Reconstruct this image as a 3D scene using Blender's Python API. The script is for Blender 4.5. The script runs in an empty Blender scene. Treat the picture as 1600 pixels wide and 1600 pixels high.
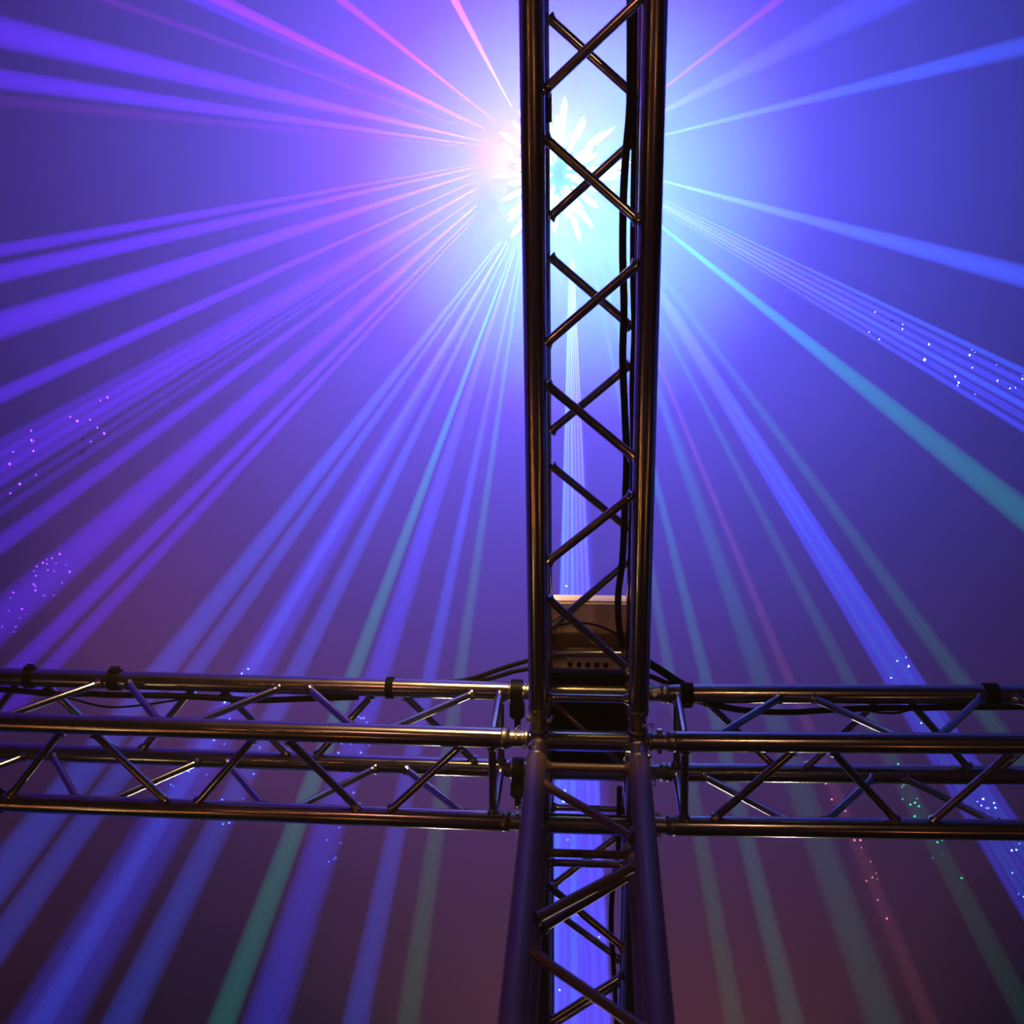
import bpy, bmesh, math, random
from mathutils import Vector, Matrix

S = bpy.context.scene
COL = S.collection
R = math.radians
random.seed(7)

# ---------------------------------------------------------------- camera
Z0 = 3.71                       # height of the truss crossing above the floor
F = 1584.63                     # focal length in pixels of the 1600 px frame
ROT = Matrix.Rotation(.00674, 3, 'Z') @ Matrix.Rotation(.07688, 3, 'Y') @ Matrix.Rotation(.32117, 3, 'X')
CAM = Vector((.00107, -1.43869, Z0 - 2.30956))
cd = bpy.data.cameras.new('camera')
cam = bpy.data.objects.new('camera', cd)
COL.objects.link(cam)
S.camera = cam
cd.sensor_width = 36
cd.lens = F / 1600 * 36
cd.clip_start = .02
cd.dof.use_dof = True
cd.dof.focus_distance = 2.4
cd.dof.aperture_fstop = 2.4
_r, _d, _w = ROT[0], ROT[1], ROT[2]
cam.matrix_world = Matrix(((_r[0], -_d[0], -_w[0], CAM[0]), (_r[1], -_d[1], -_w[1], CAM[1]),
                           (_r[2], -_d[2], -_w[2], CAM[2]), (0, 0, 0, 1)))


def at(px, py, z):
    """point at height z (above the crossing) on the line of sight of a pixel"""
    v = ROT.transposed() @ Vector(((px - 800) / F, (py - 800) / F, 1))
    return CAM + v * ((z + Z0 - CAM.z) / v.z)


# ---------------------------------------------------------------- view, world, haze
S.view_settings.view_transform = 'Standard'
S.view_settings.look = 'None'
S.view_settings.gamma = 1
S.view_settings.exposure = 0
S.view_settings.use_curve_mapping = False
S.cycles.max_bounces = 5
S.cycles.diffuse_bounces = 2
S.cycles.glossy_bounces = 3
S.cycles.volume_bounces = 0
S.cycles.sample_clamp_indirect = 4

HAZE = .018
W = bpy.data.worlds.new('world')
S.world = W
W.use_nodes = True
nt = W.node_tree
nt.nodes['Background'].inputs[0].default_value = (0, 0, 0, 1)
vs = nt.nodes.new('ShaderNodeVolumeScatter')
vs.inputs['Density'].default_value = HAZE
vs.inputs['Anisotropy'].default_value = 0
nt.links.new(vs.outputs[0], nt.nodes['World Output'].inputs['Volume'])


# ---------------------------------------------------------------- lights
def light(name, kind, loc, power, color, radius=.03, aim=None, cone=None, blend=.3):
    l = bpy.data.lights.new(name, kind)
    o = bpy.data.objects.new(name, l)
    COL.objects.link(o)
    o.location = loc
    l.energy = power
    l.color = color
    l.shadow_soft_size = radius
    if kind == 'SPOT':
        l.spot_size = cone
        l.spot_blend = blend
        o.rotation_euler = (Vector(aim) - Vector(loc)).to_track_quat('-Z', 'Y').to_euler()
    return o


ZF = .75                                        # height of the effect lights above the crossing
LAMP = at(872, 272, ZF)
# unseen upward spots added above the effect light for its glow in the haze
UP = Vector((0, 0, 1))
TILT = Vector((-.06, .02, 1))
for nm, p, pw, c, cone, dr in (('violet_fill', LAMP, 6000, (.08, .036, 1), 168, TILT),
                               ('pink_fill', LAMP, 330, (1, .10, .5), 165, Vector((-.6, .15, 1))), ('pink_glow', at(764, 236, ZF), 1000, (1, .08, .6), 70, UP),
                               ('cyan_fill', LAMP, 440, (.05, .9, 1), 178, TILT), ('cyan_glow', at(886, 345, ZF), 2900, (.02, 1, 1), 56, UP)):
    p = p + UP * .30
    light(nm, 'SPOT', p, pw, c, .05, p + dr, R(cone), 1)
# unseen red spots added to tint the ceiling; warm lamps and table lights below
light('red_fill', 'SPOT', (-5.6, 2.6, Z0 + .7), 820, (1, .25, .28), .2, (-.3, .6, Z0 + 3.6), R(58), .8)
light('red_fill', 'SPOT', (.6, 7.4, Z0 + .3), 1150, (1, .30, .20), .2, (.3, 2.6, Z0 + 3.6), R(70), 1)
light('warm_lamp', 'SPOT', (-.5, -4.3, Z0 + .0), 1700, (1, .64, .20), .22, (-.62, 0, Z0 + .08), R(30), .5).scale = (1, .32, 1)   # cone flattened so it lights less haze before the truss
for x in (-1.0, 1.35):
    light('white_lamp', 'SPOT', (x, 4.2, Z0 + 1.75), 60, (1, .9, .72), .05, (x * .4, 0, Z0), R(36), .6)
for x, y, z in [(-3.2, .2, .75), (-2.9, .5, .8), (-2.7, .0, .75), (-2.3, .4, .8), (-2.05, .1, .75), (-1.2, .3, .75),
                (-1.9, -1.6, .75), (-1.6, -2.1, .8), (1.6, .3, .8), (2.4, .1, .75), (.9, -1.9, .75)]:
    light('table_light', 'POINT', (x, y, z), 2.2, (1, .36, .07), .025)

light('low_warm_light', 'POINT', (-2.5, .85, 1.0), 5, (1, .72, .32), .05)
light('low_warm_light', 'POINT', (.9, -3.0, .8), 28, (1, .55, .32), .06)  # unseen warm fill added to brighten the projector and tower

light('low_warm_light', 'POINT', (-1.3, -3.0, .9), 24, (1, .38, .28), .12)  # unseen reddish fill added to warm the tower

# light beams: (source, pixel far along the beam, width in pixels there, colour, strength)
SRC = {'p': (838, 240), 'k': (828, 318), 'r': (897, 246), 'c': (892, 300)}
V = (.10, .015, 1)      # violet
W2 = (.045, .055, 1)    # cooler violet of the cyan side
M = (.42, .01, .75)     # magenta
B = (.04, .10, 1)       # blue
T = (.0, .5, .42)       # teal
G = (.03, .42, .22)     # green teal
K = (.42, .10, .18)     # dull pink
BEAMS = [
    ('p', 0, 50, 54, V, .70), ('p', 0, 123, 36, V, .62), ('p', 0, 157, 22, M, .08), ('p', 169, 0, 14, M, .12),
    ('p', 318, 0, 26, V, .38), ('p', 345, 0, 20, M, .38), ('p', 533, 0, 15, M, .34), ('p', 710, 0, 13, (.8, .1, .7), .4),
    ('p', 0, 391, 24, V, .55), ('p', 0, 427, 34, V, .65), ('p', 0, 508, 50, V, .70), ('p', 0, 618, 28, V, .60),
    ('p', 0, 724, 66, V, .42), ('p', 0, 851, 32, V, .48), ('p', 0, 968, 68, V, .55),
    ('p', 26, 1045, 34, V, .50), ('p', 77, 1045, 28, V, .42),
    ('k', 251, 1050, 44, B, .40), ('k', 302, 1050, 32, B, .34), ('k', 395, 1050, 60, W2, .42), ('k', 389, 1050, 24, B, .30),
    ('k', 461, 1052, 33, B, .36), ('k', 551, 1055, 26, T, .22), ('k', 590, 1055, 42, W2, .44), ('k', 671, 1055, 25, B, .34),
    ('k', 718, 1055, 22, G, .14),
    ('r', 1216, 0, 14, M, .18), ('r', 1372, 0, 56, W2, .36), ('r', 1600, 72, 34, B, .46), ('r', 1600, 432, 40, B, .62),
    ('r', 1600, 625, 92, W2, .26), ('r', 1600, 803, 48, T, .25), ('r', 1506, 1070, 24, G, .02),
    ('r', 1418, 1070, 52, B, .11), ('r', 1328, 1065, 24, G, .09), ('r', 1234, 1065, 18, K, .12),
    ('r', 1190, 1065, 36, T, .085), ('r', 1104, 1065, 22, T, .12), ('r', 1049, 1065, 20, G, .12),
    ('c', 878, 1300, 20, B, .5), ('c', 911, 1300, 96, W2, .36),
]
for k in range(6):          # fine line fans inside the broad beams
    BEAMS.append(('p', 0, 690 + 22 * k, 9, V, .13))
for k in range(6):
    BEAMS.append(('r', 1600, 580 + 18 * k, 6, W2 if k % 3 else B, .30))
for k in range(5):
    BEAMS.append(('r', 1390 + 13 * k, 1070, 5, B if k % 2 else W2, .19))
for k in range(3):
    BEAMS.append(('r', 1496 + 10 * k, 1070, 4, G, .018))
for k in range(6):
    BEAMS.append(('c', 868 + 14 * k, 1400, 5, (B, W2, B, W2, W2, W2)[k], .6))
DROP = .25


def beam_ends(s, ex, ey):
    sx, sy = SRC[s]
    e, o = at(ex, ey, ZF - DROP), at(sx, sy, ZF - .01)
    d = (e - o).normalized() * .005
    while (o - LAMP).length < .235:              # start clear of the lamp's streak rods
        o = o + d
    return o, e


for s, ex, ey, w, c, g in BEAMS:
    sx, sy = SRC[s]
    u = Vector((ex - sx, ey - sy)).normalized()
    o, e = beam_ends(s, ex, ey)
    n = Vector((-u.y, u.x)) * w / 2
    a, b = at(ex + n.x, ey + n.y, ZF - DROP), at(ex - n.x, ey - n.y, ZF - DROP)
    d = (e - o).length
    wm = (a - b).length
    dm = 1.5                                     # strength is meant at this distance
    P = g * dm * dm * 16 * math.pi ** 2 / (HAZE * wm * dm / d)
    light('beam', 'SPOT', o, P, c, 0, e, (a - o).angle(b - o) * 1.08, .45)


# ---------------------------------------------------------------- materials
def mat(name, base, rough=.5, metal=0, noise=None, emit=None, strength=0, bump=0):
    m = bpy.data.materials.new(name)
    m.use_nodes = True
    t = m.node_tree
    b = t.nodes['Principled BSDF']
    b.inputs['Base Color'].default_value = (*base, 1)
    b.inputs['Roughness'].default_value = rough
    b.inputs['Metallic'].default_value = metal
    if emit:
        b.inputs['Emission Color'].default_value = (*emit, 1)
        b.inputs['Emission Strength'].default_value = strength
    if noise:
        scale, amt = noise
        tc = t.nodes.new('ShaderNodeTexCoord')
        nz = t.nodes.new('ShaderNodeTexNoise')
        nz.inputs['Scale'].default_value = scale
        nz.inputs['Detail'].default_value = 6
        t.links.new(tc.outputs['Object'], nz.inputs['Vector'])
        mr = t.nodes.new('ShaderNodeMapRange')
        mr.inputs['To Min'].default_value = max(.02, rough - amt)
        mr.inputs['To Max'].default_value = rough + amt
        t.links.new(nz.outputs['Fac'], mr.inputs['Value'])
        t.links.new(mr.outputs[0], b.inputs['Roughness'])
        mx = t.nodes.new('ShaderNodeMix')
        mx.data_type = 'RGBA'
        mx.inputs[6].default_value = (*[v * .8 for v in base], 1)
        mx.inputs[7].default_value = (*[min(1, v * 1.15) for v in base], 1)
        t.links.new(nz.outputs['Fac'], mx.inputs[0])
        t.links.new(mx.outputs[2], b.inputs['Base Color'])
        if bump:
            bp = t.nodes.new('ShaderNodeBump')
            bp.inputs['Strength'].default_value = bump
            bp.inputs['Distance'].default_value = .002
            t.links.new(nz.outputs['Fac'], bp.inputs['Height'])
            t.links.new(bp.outputs[0], b.inputs['Normal'])
    return m


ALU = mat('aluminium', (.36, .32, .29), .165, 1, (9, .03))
ALU_DULL = mat('cast_aluminium', (.26, .23, .20), .34, 1, (30, .08))
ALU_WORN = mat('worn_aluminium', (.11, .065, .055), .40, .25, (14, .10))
STEEL = mat('zinc_steel', (.6, .58, .55), .3, 1, (40, .08))
RUBBER = mat('black_rubber', (.0022, .0022, .0028), .45, 0, (60, .1))
TAPE = mat('black_tape', (.002, .002, .002), .75, 0, (80, .08))
BLACK = mat('black_paint', (.0025, .0025, .003), .5, 0, (50, .08))
BEIGE = mat('beige_paint', (.85, .66, .5), .5, 0, (40, .06))
BROWN = mat('brown_bracket', (.16, .09, .06), .5, .0, (40, .06))
for _m in (RUBBER, TAPE, BLACK):
    _m.node_tree.nodes['Principled BSDF'].inputs['Specular IOR Level'].default_value = .05
CEIL = mat('ceiling_paint', (.033, .030, .031), .9, 0, (1.4, .05))
FLOOR = mat('floor_boards', (.05, .035, .028), .5, 0, (3, .1))


# ---------------------------------------------------------------- mesh helpers
def frame(d):
    d = d.normalized()
    a = Vector((0, 0, 1)) if abs(d.z) < .9 else Vector((1, 0, 0))
    u = d.cross(a).normalized()
    return u, d.cross(u)


class MB:
    def __init__(s):
        s.v, s.f = [], []

    def lathe(s, p, d, prof, n=20, caps=True):
        """rings (distance along d, radius)"""
        p, d = Vector(p), Vector(d).normalized()
        u, w = frame(d)
        b = len(s.v)
        for t, r in prof:
            for i in range(n):
                a = 2 * math.pi * i / n
                s.v.append(p + d * t + u * (r * math.cos(a)) + w * (r * math.sin(a)))
        for k in range(len(prof) - 1):
            for i in range(n):
                j = (i + 1) % n
                s.f.append((b + k * n + i, b + k * n + j, b + k * n + n + j, b + k * n + n + i))
        if caps:
            s.f.append(tuple(b + i for i in reversed(range(n))))
            e = b + (len(prof) - 1) * n
            s.f.append(tuple(e + i for i in range(n)))
        return s

    def tube(s, a, b, r, n=20):
        a, b = Vector(a), Vector(b)
        return s.lathe(a, b - a, [(0, r), ((b - a).length, r)], n)

    def sweep(s, pts, r, n=10):
        pts = smooth([Vector(p) for p in pts])
        b = len(s.v)
        u = None
        for k, p in enumerate(pts):
            d = (pts[min(k + 1, len(pts) - 1)] - pts[max(k - 1, 0)]).normalized()
            if u is None:
                u, w = frame(d)
            else:
                u = (u - d * u.dot(d)).normalized()
            w = d.cross(u)
            for i in range(n):
                a = 2 * math.pi * i / n
                s.v.append(p + u * (r * math.cos(a)) + w * (r * math.sin(a)))
        m = len(pts)
        for k in range(m - 1):
            for i in range(n):
                j = (i + 1) % n
                s.f.append((b + k * n + i, b + k * n + j, b + k * n + n + j, b + k * n + n + i))
        s.f.append(tuple(b + i for i in reversed(range(n))))
        s.f.append(tuple(b + (m - 1) * n + i for i in range(n)))
        return s

    def box(s, lo, hi, bev=.004):
        bm = bmesh.new()
        c = [(lo[i] + hi[i]) / 2 for i in range(3)]
        q = [hi[i] - lo[i] for i in range(3)]
        bmesh.ops.create_cube(bm, size=1, matrix=Matrix.Translation(c) @ Matrix.Diagonal((*q, 1)))
        if bev:
            bmesh.ops.bevel(bm, geom=bm.edges[:], offset=bev, segments=2, affect='EDGES')
        b = len(s.v)
        bm.verts.index_update()
        s.v += [v.co.copy() for v in bm.verts]
        s.f += [tuple(b + v.index for v in f.verts) for f in bm.faces]
        bm.free()
        return s

    def ball(s, c, r, seg=24, rings=14):
        prof = [(r - r * math.cos(math.pi * k / rings), max(1e-4, r * math.sin(math.pi * k / rings))) for k in range(rings + 1)]
        return s.lathe(Vector(c) - Vector((0, 0, r)), (0, 0, 1), prof, seg)

    def mesh(s, name, m):
        me = bpy.data.meshes.new(name)
        me.from_pydata([tuple(v) for v in s.v], [], s.f)
        me.update()
        me.materials.append(m)
        bm = bmesh.new()
        bm.from_mesh(me)
        bmesh.ops.recalc_face_normals(bm, faces=bm.faces[:])
        bm.to_mesh(me)
        bm.free()
        for p in me.polygons:
            p.use_smooth = True
        try:
            me.set_sharp_from_angle(angle=R(40))
        except Exception:
            pass
        return me

    def build(s, name, m, parent=None):
        return put(name, s.mesh(name, m), parent)


def smooth(p, k=6):
    if len(p) < 3:
        return p
    q = [p[0] * 2 - p[1]] + p + [p[-1] * 2 - p[-2]]
    out = []
    for i in range(1, len(q) - 2):
        a, b, c, d = q[i - 1:i + 3]
        for j in range(k):
            t = j / k
            out.append(.5 * ((2 * b) + (c - a) * t + (2 * a - 5 * b + 4 * c - d) * t * t + (3 * b - a - 3 * c + d) * t ** 3))
    out.append(p[-1])
    return out


def put(name, me, parent=None, mtx=None):
    o = bpy.data.objects.new(name, me)
    COL.objects.link(o)
    o.parent = parent
    if mtx is not None:
        o.matrix_local = mtx
    return o


def tag(o, label, cat, group=None, kind=None):
    o['label'] = label
    if cat:
        o['category'] = cat
    if group:
        o['group'] = group
    if kind:
        o['kind'] = kind
    return o


def empty(name, mtx):
    o = bpy.data.objects.new(name, None)
    COL.objects.link(o)
    o.empty_display_size = .1
    o.matrix_world = mtx
    return o


def slab(name, lo, hi, m):
    o = MB().box(lo, hi, 0).build(name, m)
    o['kind'] = 'structure'
    return o


# ---------------------------------------------------------------- room
slab('floor', (-7, -7, -.1), (7, 7, 0), FLOOR)['label'] = 'dark wooden floor far below the truss'
slab('ceiling', (-8, -8, Z0 + 3.6), (8, 8, Z0 + 3.7), CEIL)['label'] = 'dim ceiling behind the violet haze'

# ---------------------------------------------------------------- box truss
H, RC, RB = .12, .025, .010         # half chord spacing, chord radius, brace radius
S0, N0, NP = .212, .292, .2525      # chord start, first node, node pitch (from the crossing centre)
_cache = {}


def shared(key, fn):
    if key not in _cache:
        _cache[key] = fn()
    return _cache[key]


def brace_mesh(L, m):
    def mk():
        e = .006
        pr = [(0, RB + .006), (.004, RB + .005), (.009, RB + .001), (.014, RB), (L - .014, RB), (L - .009, RB + .001),
              (L - .004, RB + .005), (L, RB + .006)]
        return MB().lathe((0, 0, 0), (1, 0, 0), pr, 14).mesh('brace', m)
    return shared(('brace', round(L, 4), m.name), mk)


def along(a, b):
    """matrix that lays a mesh built along +x from a to b"""
    a, b = Vector(a), Vector(b)
    d = (b - a).normalized()
    u, w = frame(d)
    return Matrix.Translation(a) @ Matrix((d, u, d.cross(u))).transposed().to_4x4()


def brace(a, b, root, name='brace', m=ALU):
    a, b = Vector(a), Vector(b)
    d = (b - a).normalized()
    cut = RC * .93 / math.sqrt(max(.2, 1 - d.x * d.x))       # stop at the tube walls
    a, b = a + d * cut, b - d * cut
    return put(name, brace_mesh((b - a).length, m), root, along(a, b))


def coupler_mesh():
    # collar, turned neck with pin boss, collar
    pr = [(0, .0245), (.006, .0245), (.009, .021), (.043, .021), (.047, .0245), (.056, .0262), (.062, .0262), (.066, .024)]
    return MB().lathe((0, 0, 0), (1, 0, 0), pr, 24).mesh('coupler', ALU_DULL)


def pin_mesh():
    return MB().lathe((0, 0, -.031), (0, 0, 1), [(0, .004), (.004, .0055), (.054, .0065), (.058, .0085), (.062, .007)], 10).mesh('pin', STEEL)


def clip_mesh():
    pts = [(0, 0, 0), (.004, .012, .002), (.000, .024, .004), (-.007, .029, .003), (-.010, .022, .001), (-.004, .016, 0), (.006, .02, -.002)]
    return MB().sweep(pts, .0013, 6).mesh('clip', STEEL)


# chords in arm axes (x outward): order goes round the box; each face runs from chord i to chord i+1
CH = [(H, -H), (-H, -H), (-H, H), (H, H)]


def truss(name, mtx, L, label, cat='truss', m=ALU):
    root = tag(empty(name, mtx), label, cat)
    ch = shared(('chord', L), lambda: MB().lathe((S0, 0, 0), (1, 0, 0), [(0, RC - .003), (.003, RC), (L - .003, RC), (L, RC - .003)], 28).mesh('chord', m))
    for i, (y, z) in enumerate(CH):
        put('chord', ch, root, Matrix.Translation((0, y, z)))
        c = put('coupler', shared('coupler', coupler_mesh), root, Matrix.Translation((S0 - .062, y, z)))
        a = R((35, 80, 150, 10)[i])
        p = put('pin', shared('pin', pin_mesh), c, Matrix.Translation((.026, 0, 0)) @ Matrix.Rotation(a, 4, 'X'))
        put('clip', shared('clip', clip_mesh), c, Matrix.Translation((.026, 0, 0)) @ Matrix.Rotation(a, 4, 'X') @ Matrix.Translation((0, 0, -.03)))
    end = S0 + L
    for i in range(4):
        a, b = CH[i], CH[(i + 1) % 4]          # chord a holds the even nodes of this face
        brace((.238, *a), (.238, *b), root, 'end_brace', m)
        brace((end - .026, *a), (end - .026, *b), root, 'end_brace', m)
        k = 0
        while N0 + NP * (k + 1) < end - .03:
            x0, x1 = N0 + NP * k + (.024 if k else 0), N0 + NP * (k + 1) - .024
            p, q = (a, b) if k % 2 == 0 else (b, a)
            brace((x0, *p), (x1, *q), root, 'brace', m)
            k += 1
    return root


def arm_mtx(ang):
    return Matrix.Translation((0, 0, Z0)) @ Matrix.Rotation(ang, 4, 'Z')


right = truss('box_truss', arm_mtx(-.0201), 2.1, 'aluminium box truss arm reaching to the right edge of the picture')
left = truss('box_truss', arm_mtx(math.pi + .0095), 2.1, 'aluminium box truss arm reaching to the left edge, bright gold highlights near the crossing')
upper = truss('box_truss', arm_mtx(-math.pi / 2), 2.35, 'dark box truss arm running up the middle in front of the glowing lights')
lower = truss('box_truss', arm_mtx(math.pi / 2), 2.1, 'dark box truss arm glimpsed between the chords of the upright tower')
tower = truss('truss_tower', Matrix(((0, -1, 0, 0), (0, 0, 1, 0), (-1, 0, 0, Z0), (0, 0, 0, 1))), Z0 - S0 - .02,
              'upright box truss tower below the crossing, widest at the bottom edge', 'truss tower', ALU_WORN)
tb = MB().box((Z0 - .02, -.3, -.3), (Z0 - .002, .3, .3), .003).build('base_plate', STEEL, tower)

# corner block
blk = tag(empty('corner_block', Matrix.Translation((0, 0, Z0))), 'dark cubic corner block where the truss arms and the tower meet', 'truss joint')
c2 = shared('bchord', lambda: MB().lathe((-.145, 0, 0), (1, 0, 0), [(0, RC - .002), (.002, RC), (.288, RC), (.29, RC - .002)], 28).mesh('chord', ALU))
for y in (-H, H):
    for z in (-H, H):
        put('chord', c2, blk, Matrix.Translation((0, y, z)))
        put('chord', c2, blk, Matrix.Translation((y, 0, z)) @ Matrix.Rotation(math.pi / 2, 4, 'Z'))
        put('chord', c2, blk, Matrix.Translation((y, z, 0)) @ Matrix.Rotation(math.pi / 2, 4, 'Y'))
brace((-H, -H, H), (H, H, H), blk)
for z in (-H, H):
    for y in (-H, H):
        for x in (-H, H):
            MB().ball((x, y, z), .0285, 20, 12).build('corner_node', ALU_DULL, blk)

# ---------------------------------------------------------------- effect lights over the upper arm
stand = tag(empty('lamp_bracket', Matrix.Translation((-.12, LAMP.y - .14, Z0 + H))), 'black pipe bracket rising behind the upper truss arm', 'bracket')
o0 = stand.matrix_world.translation
ztop = ZF + .16 - H
MB().lathe((-.03, 0, 0), (1, 0, 0), [(0, .0255), (.0, .030), (.06, .030), (.06, .0255)], 20).build('clamp', BLACK, stand).matrix_local = Matrix.Rotation(math.pi / 2, 4, 'Z')
MB().sweep([Vector((-.026, 0, .02)), Vector((-.03, 0, ztop * .6)), Vector((-.03, 0, ztop)), Vector((-.01, .04, ztop + .06)), LAMP - o0 + Vector((0, 0, .232))], .012).build('post', BLACK, stand)


def effect_light(c, r, n, label):
    root = tag(empty('effect_light', Matrix.Translation(c)), label, 'stage light')
    cy, pk = (.5, 1, 1), (1, .5, .85)
    MB().ball((0, 0, 0), r, 32, 20).build('globe', mat('lamp_globe', (.5, .5, .5), .3, 0, None, (.25, .85, 1), .8), root)
    MB().lathe((0, 0, r * .72), (0, 0, 1), [(0, r * .75), (.03, r * .8), (.09, r * .6), (.17, r * .3)], 24).build('base', BLACK, root)
    mats = [mat('light_streak_cyan', (.8, .8, .8), .2, 0, None, cy, 1.7), mat('light_streak_pink', (.8, .8, .8), .2, 0, None, pk, 2.4)]  # glowing rods stand in for the streaks of light round the lamp
    L = .165
    lm = [MB().lathe((0, 0, r - .01), (0, 0, 1), [(0, .005), (L * .45, .006), (L * .62, .0105), (L * .85, .0095), (L * .95, .006), (L, .002)], 12).mesh('light_streak', m) for m in mats]
    for i in range(n):
        z = -.15 + (i + .5) * 1.12 / n
        a = i * 2.39996
        q = math.sqrt(max(0, 1 - z * z))
        d = Vector((q * math.cos(a), q * math.sin(a), -z))
        d = (d + Vector([random.uniform(-.12, .12) for _ in range(3)])).normalized()
        pink = d.x < -.35 and d.y < .30
        put('light_streak', lm[1 if pink else 0], root, d.to_track_quat('Z', 'Y').to_matrix().to_4x4() @ Matrix.Diagonal((*[random.uniform(.65, 1.0)] * 2, random.uniform(.7, 1.12), 1)))
    return root


effect_light(LAMP, .06, 44, 'effect light with glowing rods as its light streaks, pink on its left side and cyan elsewhere, behind the upper truss')

# ---------------------------------------------------------------- equipment on the crossing
bx = tag(empty('equipment_case', Matrix.Translation((0, -.04, Z0 + .146))), 'black equipment case sitting on top of the corner block', 'case')
MB().box((-.135, -.122, 0), (.135, .155, .20), .008).build('body', BLACK, bx)
MB().sweep([(-.05, .02, .2), (-.045, .02, .225), (0, .02, .235), (.045, .02, .225), (.05, .02, .2)], .006).build('handle', RUBBER, bx)

pj = tag(empty('light_projector', Matrix.Translation((0, -.255, Z0 + .146))), 'beige metal projector box with brown bracket, seen through the upper arm', 'projector')
MB().box((-.14, -.115, .012), (.14, .085, .062), .006).build('body', BEIGE, pj)
MB().box((-.14, -.030, 0), (.14, .012, .0118), .002).build('bracket', BROWN, pj)
MB().box((-.135, -.03, .004), (-.06, .05, .0119), .001).build('bracket', BROWN, pj)
MB().box((.065, -.03, .004), (.135, .05, .0119), .001).build('bracket', BROWN, pj)
for i in range(5):
    MB().lathe((-.05 + .024 * i, .068, .006), (0, 0, 1), [(0, .007), (.0065, .007)], 12).build('vent_plug', RUBBER, pj)


# ---------------------------------------------------------------- cables
def cable(pts, r, label, name='cable', mtl=RUBBER):
    o = MB().sweep(pts, r, 10).build(name, mtl)
    return tag(o, label, 'cable', 'black cables on the truss')


cable([at(x, y, .07) for x, y in [(985, -60), (985, 0), (985, 90), (984, 170), (978, 240), (974, 310), (973, 400), (975, 480), (973, 560), (976, 640),
                                  (979, 720), (976, 800), (973, 870), (966, 930), (967, 975), (972, 1010)]], .0085,
      'thick black cable running down the right side of the upper truss arm')
cable([at(x, y, .055) for x, y in [(993, -60), (992, 60), (991, 180), (989, 300), (988, 420), (990, 520), (987, 600), (989, 720), (985, 860), (984, 960), (980, 1015)]], .0055,
      'thinner black cable beside the thick one on the upper truss arm')
cable([at(862, 982, .14), at(880, 976, .13), at(905, 973, .13), at(935, 978, .13), at(962, 990, .13), at(972, 1000, .12)], .003,
      'thin black wire arching across the beige projector box')
cable([at(690, 1068, .155), at(735, 1061, .160), at(780, 1046, .17), at(822, 1033, .18), at(870, 1020, .19)], .0065,
      'upper of the black cables slanting up to the crossing from the left')
cable([at(700, 1069, .158), at(762, 1061, .160), at(800, 1050, .165), at(830, 1044, .17), at(880, 1034, .18)], .0065,
      'lower of the black cables slanting up to the crossing from the left')
cable([at(1000, 1028, .17), at(1030, 1046, .165), at(1062, 1067, .16), at(1090, 1080, .165)], .011,
      'thick black cable slanting down from the crossing onto the right truss arm')
cable([at(1000, 1052, .17), at(1020, 1058, .165), at(1045, 1068, .16), at(1090, 1078, .165)], .007,
      'short black cable under the thick one at the right of the crossing')
cable([at(-60, 1073, .115), at(0, 1077, .11), at(40, 1080, .11), at(90, 1085, .10), at(135, 1084, .10), at(180, 1086, .10), at(260, 1087, .10), at(330, 1090, .10), at(400, 1094, .10),
       at(470, 1092, .105), at(560, 1089, .11)], .0085, 'thick black cable tucked under the top chord of the left truss arm')
cable([at(96, 1088, .10), at(120, 1094, .10), at(150, 1102, .10), at(180, 1105, .10), at(220, 1102, .10), at(262, 1096, .10), at(300, 1090, .105)], .003,
      'thin black cable sagging below the top chord of the left truss arm')
cable([at(1080, 1092, .12), at(1110, 1100, .11), at(1150, 1108, .105), at(1190, 1112, .10), at(1240, 1113, .10), at(1290, 1110, .10), at(1350, 1107, .10), at(1420, 1106, .11),
       at(1500, 1105, .11), at(1620, 1104, .115)], .0085, 'thick black cable sagging under the top chord of the right truss arm')
cable([at(1330, 1104, .1), at(1370, 1113, .095), at(1400, 1114, .095), at(1430, 1107, .1)], .003, 'thin black cable loop under the top chord of the right truss arm')
cable([at(1092, 1090, .1), at(1120, 1110, .07), at(1150, 1138, .03), at(1175, 1160, -.02)], .003, 'thin black wire slanting across the right truss arm beside the crossing')
cable([at(968, 1230, .07), at(966, 1330, .07), at(958, 1380, .07), at(955, 1440, .07), at(958, 1500, .07), at(962, 1570, .07), at(966, 1680, .07)], .0075,
      'black cable hanging behind the upright tower, right of its middle')

# straps round the chords
def strap(armroot, s, i, w, label, tail=False):
    y, z = CH[i]
    m = armroot.matrix_world @ Matrix.Translation((s, y, z))
    root = tag(empty('cable_strap', m), label, 'strap', 'black straps on the truss')
    MB().lathe((-w / 2, 0, 0), (1, 0, 0), [(0, RC + .0005), (0, RC + .0045), (w, RC + .0045), (w, RC + .0005)], 24, False).build('band', TAPE, root)
    if tail:
        MB().box((-w * .4, -.004, RC + .002), (w * .4, .002, RC + .022), .001).build('tail', TAPE, root)
    else:
        MB().box((-w * .45, RC, -.012), (w * .45, RC + .012, .012), .002).build('buckle', TAPE, root)
    return root


# index of the chords: left arm axes are turned half round, so A is 3 there and 2 on the right arm
strap(left, 1.553, 3, .024, 'black strap round the left truss arm, nearest the left edge')
strap(left, 1.308, 3, .030, 'black strap round the left truss arm at the second brace joint')
strap(left, .538, 3, .020, 'black strap with an upright tail on the left truss arm', True)
strap(left, 1.548, 0 + 1, .018, 'small black strap on the rear chord of the left truss arm')
strap(right, .262, 2, .034, 'wide black tape band on the right truss arm beside the crossing')
strap(right, 1.040, 2, .034, 'black tape band on the right truss arm near the right edge', True)


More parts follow.
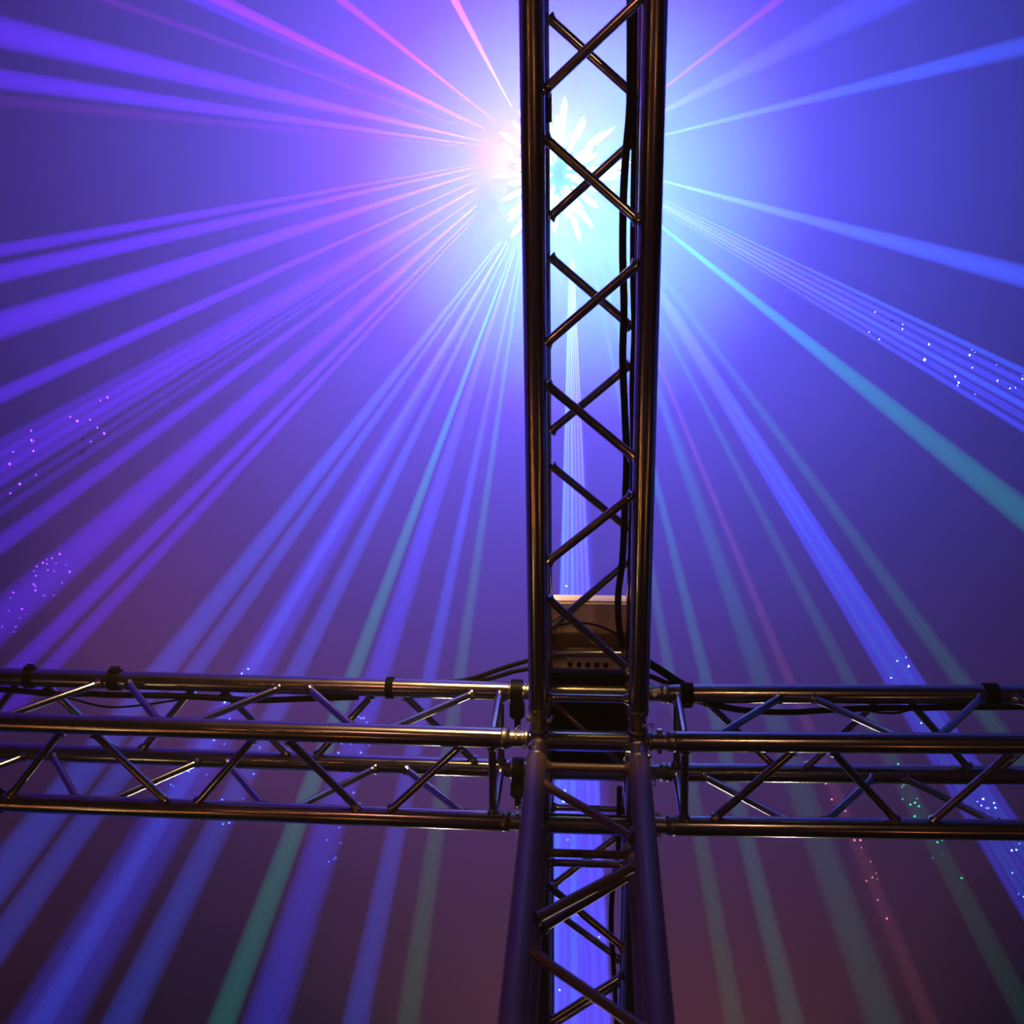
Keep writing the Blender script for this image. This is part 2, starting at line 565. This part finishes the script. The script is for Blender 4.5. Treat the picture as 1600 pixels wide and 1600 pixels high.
def clamp(m, label):
    root = tag(empty('pipe_clamp', m), label, 'clamp', 'black clamps at the crossing')
    MB().lathe((-.016, 0, 0), (1, 0, 0), [(0, RC + .0008), (0, RC + .009), (.032, RC + .009), (.032, RC + .0008)], 24, False).build('ring', BLACK, root)
    MB().box((-.02, .030, -.018), (.02, .075, .018), .005).build('body', BLACK, root)
    MB().lathe((.0, .06, .018), (0, 0, 1), [(0, .013), (.012, .013), (.014, .009), (.022, .008)], 6).build('wing_nut', BLACK, root)
    MB().tube((0, .075, 0), (0, .105, 0), .009, 12).build('bolt', BLACK, root)
    return root


clamp(Matrix.Translation((-.192, -H, Z0 + H)), 'black pipe clamp on the upper chord left of the crossing')
clamp(Matrix.Translation((-.192, H, Z0 + H)) @ Matrix.Rotation(R(-25), 4, 'X'), 'black pipe clamp on the rear chord left of the crossing')

# ---------------------------------------------------------------- dust caught in the beams
DUST = [mat('dust_glint_violet', (.0010, .0003, .0022), .8), mat('dust_glint_green', (.0002, .0040, .0012), .8), mat('dust_glint_blue', (.0006, .0018, .0024), .8)]  # mote tints stand in for the coloured dots of light
vv, ff, mi = [], [], []


def mote(p, r, m):
    b = len(vv)
    for d in ((1, 0, 0), (-1, 0, 0), (0, 1, 0), (0, -1, 0), (0, 0, 1), (0, 0, -1)):
        vv.append(Vector(p) + Vector(d) * r)
    for t in ((0, 2, 4), (2, 1, 4), (1, 3, 4), (3, 0, 4), (2, 0, 5), (1, 2, 5), (3, 1, 5), (0, 3, 5)):
        ff.append(tuple(b + i for i in t))
        mi.append(m)


def on_beam(s, ex, ey, w, t0, t1, n, ms):
    sx, sy = SRC[s]
    u = Vector((ex - sx, ey - sy)).normalized()
    o, e = beam_ends(s, ex, ey)
    nn = Vector((-u.y, u.x)) * w / 2
    sd = at(ex + nn.x, ey + nn.y, ZF - DROP) - e
    for _ in range(n):
        t = random.uniform(t0, t1)
        mote(o.lerp(e, t) + sd * (t * random.uniform(-.9, .9)) + Vector((0, 0, random.gauss(0, .004))), random.choice((.0022, .003, .004)), random.choice(ms))


on_beam('p', 0, 968, 68, .85, 1.05, 34, (0, 0, 2))
on_beam('p', 0, 740, 100, .75, 1.02, 26, (0, 0, 2))
on_beam('k', 395, 1050, 60, .98, 1.35, 34, (0, 1, 2))
on_beam('k', 590, 1055, 42, 1.1, 1.5, 34, (1, 2, 0))
on_beam('k', 461, 1052, 33, 1.15, 1.4, 18, (1, 2))
on_beam('r', 1600, 625, 92, .6, 1.0, 22, (2, 1))
on_beam('r', 1418, 1070, 52, .95, 1.5, 50, (1, 2, 0))
on_beam('r', 1234, 1065, 18, 1.2, 1.6, 18, (0, 2))
on_beam('r', 1328, 1065, 24, 1.2, 1.5, 18, (1,))
on_beam('c', 905, 1350, 66, .5, 1.25, 34, (0, 1, 2))
me = bpy.data.meshes.new('dust_motes')
me.from_pydata([tuple(v) for v in vv], [], ff)
for m in DUST:
    me.materials.append(m)
for p, k in zip(me.polygons, mi):
    p.material_index = k
tag(put('dust_motes', me), 'tiny sparkling dust motes floating in the light beams', 'dust', None, 'stuff')
